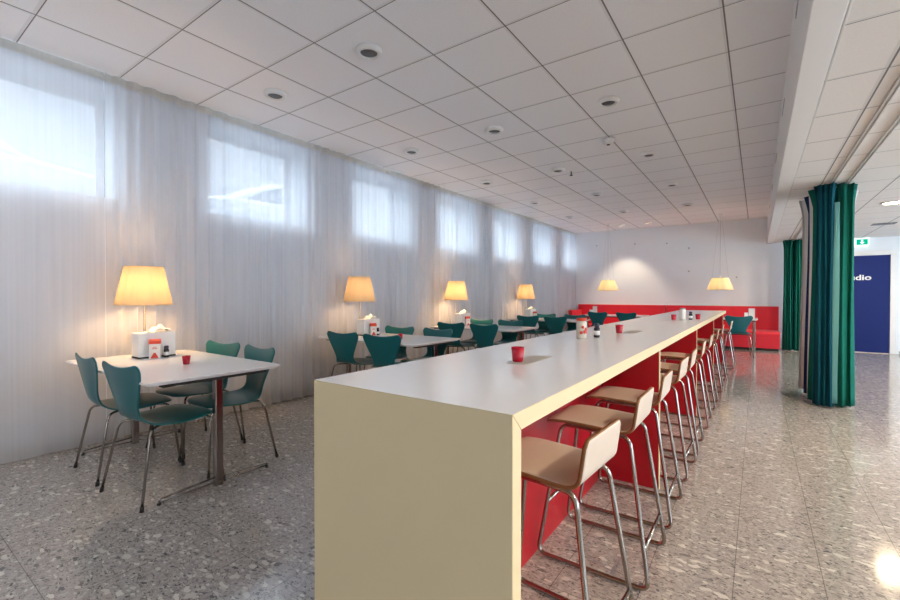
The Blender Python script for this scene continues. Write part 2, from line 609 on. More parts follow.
# beam slots
t = MB()
for k in range(7):
    yc = 1.2 + k * 1.75
    for s in range(6):
        t.box(SX - 0.004, SX + 0.001, yc + s * 0.07, yc + s * 0.07 + 0.05, H2 + 0.43, H2 + 0.455)
struct(t.build('trim_1', MT['vent']), 'row of small slots along the beam face', 'trim')
struct(MB().box(WX - WT, RX + 0.2, WY, WY + 0.2, 0, H + 0.1).build('wall_back', MT['wall']), 'pale grey far wall', 'wall')
t = MB()
t.box(RX, RX + 0.2, FY - 0.2, WY, 0, FZ0)
t.box(RX, RX + 0.2, FY - 0.2, WY, FZ1, H2 + 0.1)
ed = [FY - 0.2] + [v for p in SIDE_FILL_WIN for v in p] + [WY]
for k in range(0, len(ed), 2):
    t.box(RX, RX + 0.2, ed[k], ed[k + 1], FZ0, FZ1)
struct(t.build('wall_right', MT['wall']), 'pale wall on the right with added windows', 'wall')
for k, (ya, yb) in enumerate(SIDE_FILL_WIN):  # windows added to let cool fill light in
    w = bpy.data.objects.new('window_%d' % (20 + k), None)
    COL.objects.link(w)
    w.location = (RX + 0.1, ya, FZ0)
    struct(w, 'wide window added in the right wall of the passage for fill light', 'window')
    L, Hh = yb - ya, FZ1 - FZ0
    f = MB()
    for (a, b, c, d) in ((0, L, 0, 0.06), (0, L, Hh - 0.06, Hh), (0, 0.06, 0.06, Hh - 0.06), (L - 0.06, L, 0.06, Hh - 0.06), (L / 2 - 0.03, L / 2 + 0.03, 0.06, Hh - 0.06)):
        f.box(0, 0.06, a, b, c, d, 0.004)
    f.build('window_frame', MT['white_paint'], w)
    MB().box(0.025, 0.031, 0.06, L - 0.06, 0.06, Hh - 0.06).build('window_pane', MT['glass'], w)
struct(MB().box(WX - WT, RX, FY - 0.2, FY, 0, H + 0.1).build('wall_front', MT['wall']), 'pale wall behind the viewer', 'wall')
# window wall with openings
t = MB()
t.box(WX - WT, WX, FY, WY, 0, WZ0)
t.box(WX - WT, WX, FY, WY, WZ1, H + 0.1)
edges = [FY]
for y0 in WINS:
    edges += [y0, min(y0 + WINW, WY - 0.05)]
edges.append(WY)
for k in range(0, len(edges), 2):
    if edges[k + 1] > edges[k]:
        t.box(WX - WT, WX, edges[k], edges[k + 1], WZ0, WZ1)
struct(t.build('wall_left', MT['wall']), 'window wall behind the sheer curtains', 'wall')
for k, y0 in enumerate(WINS):
    y1 = min(y0 + WINW, WY - 0.05)
    w = bpy.data.objects.new('window_%d' % (k + 1), None)
    COL.objects.link(w)
    w.location = (WX - WT + 0.06, y0, WZ0)
    struct(w, 'high window behind the sheer curtain', 'window')
    L, Hh = y1 - y0, WZ1 - WZ0
    f = MB()
    for (a, b, c, d) in ((0, L, 0, 0.06), (0, L, Hh - 0.06, Hh), (0, 0.06, 0.06, Hh - 0.06), (L - 0.06, L, 0.06, Hh - 0.06)):
        f.box(0, 0.06, a, b, c, d, 0.004)
    f.build('window_frame', MT['white_paint'], w)
    MB().box(0.025, 0.031, 0.06, L - 0.06, 0.06, Hh - 0.06).build('window_pane', MT['glass'], w)
    MB().box(0.062, WT - 0.061, 0.001, L - 0.001, 0.0005, 0.02).build('window_sill', MT['white_paint'], w)
struct(MB().box(WX, WX + 0.015, FY, WY, 0, 0.08, 0.003).build('baseboard_left', MT['skirt']), 'low baseboard under the window wall', 'baseboard')
struct(MB().box(SX + 0.3, 1.33, WY - 0.015, WY, 0, 0.07, 0.003).build('baseboard_back', MT['skirt']), 'low baseboard under the far wall', 'baseboard')
struct(MB().box(2.42, RX, WY - 0.015, WY, 0, 0.07, 0.003).build('baseboard_back', MT['skirt']), 'low baseboard right of the blue door', 'baseboard')
# ceiling edge trims
struct(MB().box(WX, SX, WY - 0.02, WY, H - 0.022, H, 0.003).build('trim_2', MT['white_paint']), 'thin edge trim between ceiling and far wall', 'trim')
struct(MB().box(SX + BEAM + 0.004, SX + BEAM + 0.014, FY, WY, H2 - 0.006, H2, 0.002).build('trim_3', MT['track']), 'thin joint line beside the beam', 'trim')

# outside: street
struct(MB().box(-16, WX - WT, -14, 75, STREET - 0.1, STREET).build('street_ground', MT['asphalt']), 'pale street outside at window level', 'ground')
struct(MB().box(-16.3, -16, -14, 75, STREET, STREET + 5.2).build('street_facade', MT['facade']), 'pale building front across the street', 'wall')

# door with blue leaf
DX0, DX1, DZ = 1.38, 2.27, 2.085
d = bpy.data.objects.new('door_1', None)
COL.objects.link(d)
d.location = (DX0, WY, 0)
struct(d, 'dark blue door with white frame and white lettering', 'door')
DW = DX1 - DX0
MB().box(0, DW, -0.03, -0.002, 0.012, DZ, 0.003).build('door_leaf', MT['door_blue'], d)
f = MB()
f.box(-0.10, -0.004, -0.045, 0, 0, DZ + 0.10, 0.004)
f.box(DW + 0.004, DW + 0.10, -0.045, 0, 0, DZ + 0.10, 0.004)
f.box(-0.004, DW + 0.004, -0.045, 0, DZ + 0.004, DZ + 0.10, 0.004)
f.build('door_frame', MT['white_paint'], d)
MB().box(-0.0, DW, -0.05, 0, 0, 0.011, 0.002).build('door_threshold', MT['stool_white'], d)

def text_mesh(s, size, depth, font_scale=1.0):
    cu = bpy.data.curves.new('txt', 'FONT')
    cu.body = s
    cu.size = size
    cu.extrude = depth
    cu.offset = size * 0.022
    cu.resolution_u = 4
    o = bpy.data.objects.new('txt', cu)
    COL.objects.link(o)
    dg = bpy.context.evaluated_depsgraph_get()
    me = bpy.data.meshes.new_from_object(o.evaluated_get(dg))
    bpy.data.objects.remove(o)
    bpy.data.curves.remove(cu)
    me.materials.clear()
    return me

me = text_mesh('studio', 0.175, 0.003)
xs = [v.co.x for v in me.vertices]
me.materials.append(MT['letter'])
tx = bpy.data.objects.new('door_lettering', me)
COL.objects.link(tx)
tx.parent = d
sc = 0.50 / (max(xs) - min(xs))
tx.scale = (sc, 0.16 / 0.175 * 1.0, 1)
tx.rotation_euler = (PI / 2, 0, 0)
tx.location = (0.605 - min(xs) * sc - 0.50, -0.0335, 1.565)

# exit sign
e = thing('exit_sign', 'small lit green exit sign with white arrow above the blue door', 'sign', (1.575, WY - 0.005, 2.30))
MB().box(0, 0.36, -0.05, 0, 0, 0.16, 0.006).build('housing', MT['exit_pale'], e)
MB().box(0.165, 0.345, -0.053, -0.0505, 0.02, 0.14).build('green_panel', MT['exit_green'], e)
t = MB()
t.prism([(0.255, 0.035), (0.215, 0.075), (0.24, 0.075), (0.24, 0.125), (0.27, 0.125), (0.27, 0.075), (0.295, 0.075)], 'y', -0.056, -0.0535)
t.build('arrow', MT['exit_pale'], e)
t = MB()
t.lathe([(0, -0.012), (0.012, 0), (0, 0.012)], (0.098, -0.053, 0.122), 10)
t.tube([(0.092, -0.053, 0.105), (0.082, -0.053, 0.07), (0.1, -0.053, 0.05), (0.085, -0.053, 0.025)], 0.008)
t.tube([(0.082, -0.053, 0.07), (0.06, -0.053, 0.055), (0.045, -0.053, 0.03)], 0.008)
t.tube([(0.12, -0.053, 0.075), (0.09, -0.053, 0.1), (0.06, -0.053, 0.09)], 0.007)
t.build('running_figure', MT['exit_green'], e)

# ------------------------------------------------------------------ ceiling fittings
def ceiling_light(label, x, y, z, lens, grp):
    o = thing('ceiling_light', label, 'ceiling light', (x, y, z), 0, grp)
    MB().lathe([(0.0, 0), (0.098, 0), (0.100, -0.012), (0.092, -0.030), (0.072, -0.036), (0.066, -0.028), (0.062, -0.020)], (0, 0, 0), 32).build('housing', MT['white_plastic'], o)
    MB().lathe([(0.0635, -0.022), (0.05, -0.030), (0.0, -0.033)], (0, 0, 0), 28).build('lens', lens, o)
    return o
ordn = ['first', 'second', 'third', 'fourth', 'fifth', 'sixth']
rows = [(-3.625, 'row nearest the curtains'), (-2.41, 'middle row'), (-1.17, 'row above the long bar')]
lys = [2.34, 4.26, 6.15, 8.04, 10.0]
src = None
for (x, rn) in rows:
    for i, y in enumerate(lys):
        if x > -1.5 and y < 3: continue
        lab = 'unlit round white ceiling light, %s from the viewer in the %s' % (ordn[i if x < -1.5 else i - 1], rn)
        if src is None:
            src = ceiling_light(lab, x, y, H, MT['grey_lens'], 'round ceiling lights')
        else:
            dup(src, (x, y, H), 0, lab, 'round ceiling lights')
src2 = ceiling_light('lit round ceiling light washing the far wall above the left bench', -2.95, 11.95, H, MT['warm_disc'], 'lit lights before the far wall')
dup(src2, (-2.3, 11.95, H), 0, 'lit round ceiling light before the far wall, between the two hanging lamps', 'lit lights before the far wall')
ld = bpy.data.lights.new('wash_spot', 'SPOT')
ld.energy = WASH_W * 4; ld.spot_size = math.radians(75); ld.spot_blend = 0.5; ld.color = (1, 0.80, 0.58); ld.shadow_soft_size = 0.06
lo = bpy.data.objects.new('wash_spot', ld); COL.objects.link(lo); lo.location = (-2.95, 11.95, H - 0.05); lo.rotation_euler = (math.radians(14), 0, 0)

def passage_light(x, y, label, power=1.0):
    o = thing('ceiling_light', label, 'ceiling light', (x, y, H2), 0, 'lit round lights in the low ceiling')
    MB().lathe([(0.0, 0), (0.125, 0), (0.128, -0.010), (0.118, -0.018), (0.108, -0.014)], (0, 0, 0), 36).build('rim', MT['white_plastic'], o)
    MB().lathe([(0.109, -0.013), (0.06, -0.020), (0.0, -0.021)], (0, 0, 0), 32).build('diffuser', MT['lit_disc'], o)
    ld = bpy.data.lights.new('passage_lamp', 'AREA')
    ld.shape = 'DISK'; ld.size = 0.2; ld.energy = PASS_W * power; ld.color = (1.0, 0.76, 0.48)
    lo = bpy.data.objects.new('passage_lamp', ld)
    COL.objects.link(lo); lo.parent = o; lo.location = (0, 0, -0.026)
    return o
passage_light(1.47, 8.10, 'lit round light in the low ceiling beyond the green curtain', 0.22)
passage_light(1.22, 11.3, 'added lit round light in the low ceiling hidden behind the near teal curtain', 0.45)  # added out of sight to brighten the far wall and ceiling
passage_light(1.47, 4.7, 'added lit round light in the low ceiling right of the bar stools')  # added outside the view to light the room
passage_light(1.40, 1.3, 'lit round light in the low ceiling beside the viewer', 0.72)
passage_light(3.3, 8.1, 'added lit round light in the low ceiling towards the right wall, far end', .6)  # this lamp and the next are added, unseen, to light the room
passage_light(3.3, 3.0, 'added lit round light in the low ceiling towards the right wall, near end', .6)

def fill_panel(x, y, label):  # unseen panels added as fill for the near floor and bar end
    o = thing('fill_panel', label, 'ceiling light', (x, y, H), 0, 'added fill panels behind the viewer')
    MB().box(-.3, .3, -.3, .3, -.02, 0, .003).build('frame', MT['white_plastic'], o)
    MB().box(-.27, .27, -.27, .27, -.024, -.0205).build('diffuser', MT['warm_disc'], o)
    ld = bpy.data.lights.new('fill_panel_lamp', 'AREA')
    ld.shape = 'SQUARE'; ld.size = 0.54; ld.energy = FILL_PANEL_W; ld.color = (1.0, 0.95, 0.90)
    lo = bpy.data.objects.new('fill_panel_lamp', ld)
    COL.objects.link(lo); lo.parent = o; lo.location = (0, 0, -0.03)
fill_panel(-3.61, -.10, 'added square fill panel behind the viewer, nearer the curtains')
fill_panel(-2.37, -1.40, 'added square fill panel behind the viewer, nearer the beam')
s = thing('smoke_detector', 'white smoke detector on the ceiling above the bar', 'smoke detector', (-1.46, 5.32, H))
MB().lathe([(0, 0), (0.075, 0), (0.078, -0.02), (0.06, -0.028), (0.055, -0.05), (0.045, -0.06), (0, -0.062)], (0, 0, 0), 24).build('body', MT['white_plastic'], s)
MB().lathe([(0.0, -0.0625), (0.022, -0.0625), (0.018, -0.069), (0, -0.07)], (0, 0, 0), 16).build('sensor', MT['grey_lens'], s)
s = thing('ceiling_sensor', 'small black sprinkler hanging below the ceiling near the middle row of lights', 'sprinkler', (-2.28, 6.35, H))
MB().lathe([(0, 0), (0.03, 0), (0.028, -0.006), (0.0085, -0.008)], (0, 0, 0), 16).build('collar', MT['white_plastic'], s)
MB().lathe([(0.008, -0.008), (0.009, -0.06), (0.024, -0.062), (0.024, -0.068), (0, -0.07)], (0, 0, 0), 12).build('head', MT['black'], s)
tag(MB().box(1.62, 1.92, 10.35, 10.55, H2 - 0.012, H2, 0.003).build('air_vent', MT['grey_lens']), 'dark flat vent in the low ceiling before the exit sign', 'vent')

# curtain tracks in the low ceiling
def track(x, y0, y1, label):
    t = MB()
    t.box(x - 0.016, x - 0.008, y0, y1, H2 - 0.016, H2)
    t.box(x + 0.008, x + 0.016, y0, y1, H2 - 0.016, H2)
    t.box(x - 0.008, x + 0.008, y0, y1, H2 - 0.004, H2)
    tag(t.build('curtain_track', MT['track']), label, 'curtain rail', 'ceiling curtain tracks')
track(0.66, -1.5, WY - 0.05, 'slim grey curtain track in the low ceiling, the one nearer the beam')
track(0.80, -1.5, WY - 0.05, 'slim grey curtain track in the low ceiling, the one farther from the beam')

# ------------------------------------------------------------------ sheer curtains
PAN = [FY + 1.0, 1.29, 3.70, 5.58, 7.50, 9.42, 11.34, WY - 0.02]
PLAB = ['broad almost flat sheer curtain in front of the leftmost window',
        'sheer curtain in front of the second window, between the two nearest table lamps',
        'sheer curtain right of the second nearest table lamp',
        'sheer curtain right of the third nearest table lamp',
        'sheer curtain with the farthest table lamp in front',
        'sheer curtain just beyond the farthest table lamp',
        'narrow sheer curtain in the corner by the far wall']
def pier(y):
    """1 in the middle of the wall pier between two windows, 0 before a window"""
    u = ((y - WIN0 + 0.375) / WINP) % 1.0
    c = 0.0
    return max(0.0, 1 - min(u, 1 - u, abs(u)) * WINP / 0.42) if True else c
def fold(y, k):
    y0, y1 = PAN[k], PAN[k + 1]
    u = (y - y0) / (y1 - y0)
    e = pier(y)
    if k == 0:
        A = 0.006 + 0.016 * e
        ph = 2 * PI * (y / 0.26) + 1.7 * math.sin(y * 3.1)
    else:
        A = 0.022 + 0.022 * e + 0.006 * math.sin(y * 5.3 + k)
        ph = 2 * PI * (y / 0.150) + 1.8 * math.sin(y * 3.7 + k) + 1.2 * math.sin(y * 9.1)
    return A, ph
for k in range(len(PAN) - 1):
    y0, y1 = PAN[k], PAN[k + 1]
    ny = int((y1 - y0) / (0.02 if k == 0 else 0.0125))
    zt, zb = 3.03, 0.018
    def f(a, b, k=k, y0=y0, y1=y1):
        y = y0 + (y1 - y0) * a
        z = zt + (zb - zt) * b
        A, ph = fold(y, k)
        amp = A * (0.55 + 0.6 * b)
        drift = 0.35 * b * math.sin(1.9 * y + k)
        x = CX + amp * math.sin(ph + drift) + 0.25 * amp * math.sin(2.3 * ph + 1 + 2 * b)
        y += 0.35 * amp * math.cos(ph + drift) * min(1.0, (y - y0) / .15, (y1 - y) / .15)
        x = CX + (x - CX) * min(1.0, .15 + (y - y0) / .12, .15 + (y1 - y) / .12)
        y += .0015 * (1 - 2 * a) ** 7
        y = min(max(y, FY + 0.02), WY - 0.012)
        return Vector((x, y, z))
    o = thing('sheer_curtain', PLAB[k], 'curtain', (CX, (y0 + y1) / 2, 0), 0, 'sheer curtains along the window wall')
    c = MB().grid(f, ny, 14)
    c = c.build('voile', MT['sheer'], o)
    c.location = (-CX, -(y0 + y1) / 2, 0)
    def g(a, b, k=k, y0=y0, y1=y1):
        y = y0 + (y1 - y0) * a
        A, ph = fold(y, k)
        x = CX + 0.006 + 0.5 * A * math.sin(ph) + 0.003 * math.sin(y * 190)
        return Vector((x, min(max(y, FY + 0.02), WY - 0.012), 3.078 - 0.070 * b))
    hd = MB().grid(g, ny, 2).build('header_tape', MT['header'], o)
    hd.location = (-CX, -(y0 + y1) / 2, 0)
tag(MB().box(CX - 0.045, CX - 0.032, FY + 0.02, WY - 0.03, H - 0.014, H, 0.002).build('curtain_rail', MT['white_plastic']), 'white ceiling rail carrying the sheer curtains', 'curtain rail')

# radiator behind the curtain
r = thing('radiator', 'flat panel radiator behind the sheer curtain below the second window', 'radiator', (WX + 0.004, 2.77, 0.14))
def radf(a, b):
    return Vector((0.0745 + 0.006 * math.cos(a * 2 * PI * 26), -0.62 + 1.24 * a, 0.02 + 0.56 * b))
MB().box(0.025, 0.066, -0.62, 0.62, 0, 0.60, 0.008).grid(radf, 156, 1).build('panel', MT['white_paint'], r)
for yb in (-.40, .36):
    MB().box(0.0, 0.0245, yb, yb + .04, 0.1, 0.5).build('bracket', MT['white_paint'], r)

# ------------------------------------------------------------------ parked cars outside
def car(y, x, label, flip=1):
    o = thing('parked_car', label, 'car', (x, y, STREET), 0, 'parked cars outside')
    pr = [(-2.1, .32), (-2.12, .62), (-1.98, .86), (-1.0, .98), (1.35, 1.0), (1.95, .92), (2.08, .68), (2.06, .32)]
    cab = [(-1.05, .97), (-.75, 1.17), (-.25, 1.36), (.35, 1.43), (.95, 1.36), (1.45, 1.12), (1.62, .985)]
    pr = [(p[0] * flip, p[1]) for p in pr]
    cab = [(p[0] * flip, p[1]) for p in cab]
    MB().prism(pr, 'x', -0.82, 0.82, 0.06, seg=3).build('body', MT['car_paint'], o)
    MB().prism(cab, 'x', -0.70, 0.70, 0.10, seg=3).build('cabin', MT['car_paint'], o)
    for s in (-1, 1):
        MB().prism([(-.72 * flip, 1.02), (-.52 * flip, 1.17), (-.15 * flip, 1.31), (.22 * flip, 1.33), (.22 * flip, 1.02)], 'x', s * .701, s * .712).build('side_window', MT['car_glass'], o)
        MB().prism([(.30 * flip, 1.02), (.30 * flip, 1.33), (.85 * flip, 1.29), (1.25 * flip, 1.08), (1.28 * flip, 1.02)], 'x', s * .701, s * .712).build('side_window', MT['car_glass'], o)
    for sx in (-1, 1):
        for sy in (-1.3, 1.25):
            w = MB().lathe([(0, -.1), (.2, -.1), (.31, -.09), (.33, 0), (.31, .09), (.2, .1), (0, .1)], (0, 0, 0), 24).build('wheel', MT['tyre'], o)
            w.rotation_euler = (0, PI / 2, 0)
            w.location = (sx * .76, sy * flip, .33)
            w = w
car(0.35, -7.7, 'pale silver car outside the leftmost window', -1)
car(4.75, -7.7, 'pale silver car outside the second window', 1)

# ------------------------------------------------------------------ teal chair
def interp(tab, s):
    for (a, b) in zip(tab, tab[1:]):
        if s <= b[0]:
            t = (s - a[0]) / (b[0] - a[0]) if b[0] > a[0] else 0
            return [a[i] + (b[i] - a[i]) * t for i in range(1, len(a))]
    return list(tab[-1][1:])

def smooth_tab(pts, n=64):
    """Catmull-Rom resample of (a,b,c..) rows"""
    out = []
    m = len(pts)
    for i in range(m - 1):
        p0, p1, p2, p3 = pts[max(i - 1, 0)], pts[i], pts[i + 1], pts[min(i + 2, m - 1)]
        for k in range(8):
            t = k / 8
            out.append([0.5 * ((2 * b) + (-a + c) * t + (2 * a - 5 * b + 4 * c - d) * t * t + (-a + 3 * b - 3 * c + d) * t ** 3) for a, b, c, d in zip(p0, p1, p2, p3)])
    out.append(list(pts[-1]))
    return out

def shell_grid(prof, top_drop, bot_drop, curve, nu=30, nv=16, axis='y'):
    """prof rows: (along, z, halfwidth); returns f(u,v) for a grid"""
    rows = smooth_tab(prof)
    s = 0
    tab = []
    for i, r in enumerate(rows):
        if i:
            s += math.hypot(r[0] - rows[i - 1][0], r[1] - rows[i - 1][1])
        tab.append((s, r[0], r[1], r[2]))
    L = s
    def f(u, v):
        q = 2 * v - 1
        s0 = bot_drop(q)
        s1 = L - top_drop(q)
        uu = u
        ss = s0 + (s1 - s0) * uu
        a, z, w = interp(tab, ss)
        da, dz = curve(ss / L, q)
        return a + da, q * w, z + dz
    return f

def corner(q, r, w0, extra=0.0):
    """edge set back towards the corners like a rounded corner"""
    t = abs(q)
    k = 1 - r
    if t <= k: return extra * (t / k) ** 2
    e = (t - k) / r
    return extra + w0 * (1 - math.sqrt(max(0, 1 - e * e * 0.995)))

CHAIR_PROF = [(.240, .452, .165), (.210, .470, .205), (.135, .473, .236), (.045, .466, .246), (-.055, .459, .240), (-.128, .461, .212),
              (-.180, .480, .162), (-.210, .522, .134), (-.224, .580, .146), (-.232, .640, .176), (-.240, .700, .206), (-.248, .760, .232), (-.262, .834, .252)]
def chair_curve(t, q):
    if t < 0.42:
        return 0.0, -0.012 * q * q * (1 if t < .3 else (.42 - t) / .12)
    k = min(1, (t - 0.42) / 0.2)
    return 0.022 * q * q * k - 0.010 * (abs(q) ** 6) * k, 0.0
cf = shell_grid(CHAIR_PROF, lambda q: corner(q, .22, .045, -0.026) + 0.026, lambda q: corner(q, .6, .05), chair_curve)

def make_chair(label, loc, rz, grp):
    o = thing('dining_chair', label, 'chair', loc, rz, grp)
    def f(u, v):
        a, w, z = cf(u, v)
        return Vector((w, a, z))
    sh = MB().grid(f, 34, 18).build('seat_shell', MT['teal'], o)
    md = sh.modifiers.new('thick', 'SOLIDIFY'); md.thickness = 0.011; md.offset = 0
    md = sh.modifiers.new('smooth', 'SUBSURF'); md.levels = 1; md.render_levels = 1
    MB().lathe([(0, 0), (0.075, 0), (0.075, 0.012), (0.05, 0.018), (0, 0.018)], (0, 0.03, 0.432), 20).build('mount_plate', MT['black'], o)
    for sx, sy in ((-1, -1), (1, -1), (-1, 1), (1, 1)):
        lg = MB().tube([(sx * .03, .03 + sy * .02, .438), (sx * .195, .015 + sy * .185, .437), (sx * .252, sy * .245 + .0, .018)], .0078, fillet=.05, seg=8).build('leg', MT['chrome'], o)
        MB().tube([(sx * .2505, sy * .243, .030), (sx * .255, sy * .2475, .0)], .0108, seg=10).build('foot_cap', MT['black'], lg)
    return o

# ------------------------------------------------------------------ dining tables and what stands on them
TZ = 0.735
def make_table(label, loc, grp, length=1.5, width=.86, rz=0):
    o = thing('dining_table', label, 'table', loc, rz, grp)
    lx, wy = length / 2, width / 2
    t = MB()
    t.prism(rrect(-lx, lx, -wy, wy, .035), 'z', TZ - .014, TZ, .003)
    t.prism(rrect(-lx + .02, lx - .02, -wy + .02, wy - .02, .03), 'z', TZ - .024, TZ - .0135)
    t.build('tabletop', MT['top'], o)
    MB().box(-lx + .10, lx - .10, -.03, .03, TZ - .06, TZ - .0245, .004).build('support_rail', MT['black'], o)
    for s in (-1, 1):
        x = s * (lx - .065)
        MB().box(x - .03, x + .03, -.33, .33, TZ - .045, TZ - .0245, .004).build('cross_bar', MT['black'], o)
        MB().prism(rrect(x - .026, x + .026, -.026, .026, .012), 'z', .0, TZ - .0455).build('leg', MT['chrome'], o)
        ft = MB()
        for e in (-1, 1):
            ft.tube([(x, e * .026, .052), (x, e * .34, .034), (x, e * .345, .016)], .006, fillet=.015, seg=8)
            ft.tube([(x, e * .026, .020), (x, e * .345, .016)], .005, seg=8)
        ft = ft.build('foot', MT['chrome'], o)
        for e in (-1, 1):
            MB().lathe([(0, 0), (.011, 0), (.011, .011), (0, .0115)], (x, e * .343, 0), 12).build('glide', MT['black'], ft)
    return o

def make_lamp(label, x, y, z, grp, power=1.0):
    o = thing('table_lamp', label, 'lamp', (x, y, z), 0, grp)
    MB().lathe([(0, 0), (.076, 0), (.078, .006), (.07, .014), (.02, .02), (.009, .03), (.0085, .03)], (0, 0, 0), 32).build('base', MT['steel'], o)
    MB().lathe([(.0082, .02), (.0082, .62), (.012, .622), (.012, .64), (0, .642)], (0, 0, 0), 12).build('pole', MT['steel'], o)
    n = 120
    wob = lambda k: 1 + .012 * (1 if k % 2 else -1) + .006 * math.sin(k * .7)
    sh = MB().lathe([(.200, .420), (.136, .735)], (0, 0, 0), n, wob=wob).build('lamp_shade', MT['shade'], o)
    for (rr, zz, nm) in ((.201, .420, 'bottom_rim'), (.137, .735, 'top_rim')):
        MB().tube([(rr * math.cos(a * PI / 24), rr * math.sin(a * PI / 24), zz) for a in range(48)], .0035, closed=True, seg=6).build(nm, MT['shade_wire'], sh)
    MB().lathe([(0, .648), (.012, .645), (.028, .61 + .06), (.03, .69), (.018, .712), (0, .718)], (0, 0, -.05), 16).build('bulb', MT['bulb'], o)
    ld = bpy.data.lights.new('table_lamp_light', 'POINT')
    ld.energy = LAMP_W * power; ld.color = (1.0, 0.63, 0.29); ld.shadow_soft_size = 0.045
    lo = bpy.data.objects.new('table_lamp_light', ld); COL.objects.link(lo); lo.parent = o; lo.location = (0, 0, .56)
    return o

def make_box(label, loc, rz, grp):
    o = thing('napkin_box', label, 'napkin box', loc, rz, grp)
    # long along local y, front face towards +x
    MB().box(-.07, .07, -.135, .135, 0, .012, .003).build('base', MT['black'], o)
    t = MB()
    t.prism([(-.066, .0125), (.066, .0125), (.070, .19), (.064, .2), (-.064, .2), (-.070, .19)], 'y', -.133, .133, .006)
    t.build('body', MT['white_plastic'], o)
    def f(u, v):
        a = (u - .5) * .17; b = (v - .5) * .10
        h = .055 * math.exp(-((a - .01) / .06) ** 2) * (1 - .5 * (b / .05) ** 2) + .008 * math.sin(a * 90 + b * 60)
        return Vector((b, a + .03, .2005 + max(0, h)))
    MB().grid(f, 18, 10).build('tissue', MT['tissue'], o)
    return o

def make_carton(label, loc, rz, grp):
    o = thing('salt_carton', label, 'carton', loc, rz, grp)
    MB().box(-.026, .026, -.038, .038, 0, .115, .003).build('body', MT['carton_white'], o)
    t = MB()
    t.prism([(-.0265, .115), (.0265, .115), (.018, .138), (.004, .152), (-.004, .152), (-.018, .138)], 'y', -.0385, .0385)
    t.build('gable_top', MT['carton_red'], o)
    t = MB()
    t.prism([(-.028, .004), (.028, .004), (.006, .046), (-.006, .046)], 'x', .0262, .0272)
    t.box(.0262, .0272, -.018, .018, .076, .081)
    t.box(.0262, .0272, -.013, .013, .088, .092)
    t.build('printed_motif', MT['carton_red'], o)
    return o

def make_bottle(label, loc, grp):
    o = thing('pepper_bottle', label, 'bottle', loc, 0, grp)
    MB().lathe([(0, 0), (.018, 0), (.019, .004), (.019, .058), (.016, .066), (0, .067)], (0, 0, 0), 18).build('body', MT['pepper'], o)
    MB().lathe([(0, .0675), (.0155, .0675), (.0165, .072), (.0165, .088), (.014, .092), (0, .093)], (0, 0, 0), 18).build('cap', MT['dark_blue'], o)
    MB().lathe([(.0193, .016), (.0196, .016), (.0196, .044), (.0193, .044)], (0, 0, 0), 18).build('label_band', MT['white_plastic'], o)
    return o

def make_cup(label, loc, grp):
    o = thing('candle_cup', label, 'candle cup', loc, 0, grp)
    MB().lathe([(0, 0), (.020, 0), (.022, .003), (.0275, .060), (.0255, .060), (.0205, .006), (0, .006)], (0, 0, 0), 24).build('glass', MT['cup_red'], o)
    MB().lathe([(0, .0065), (.0195, .0065), (.0205, .022), (0, .022)], (0, 0, 0), 16).build('candle', MT['tissue'], o)
    return o

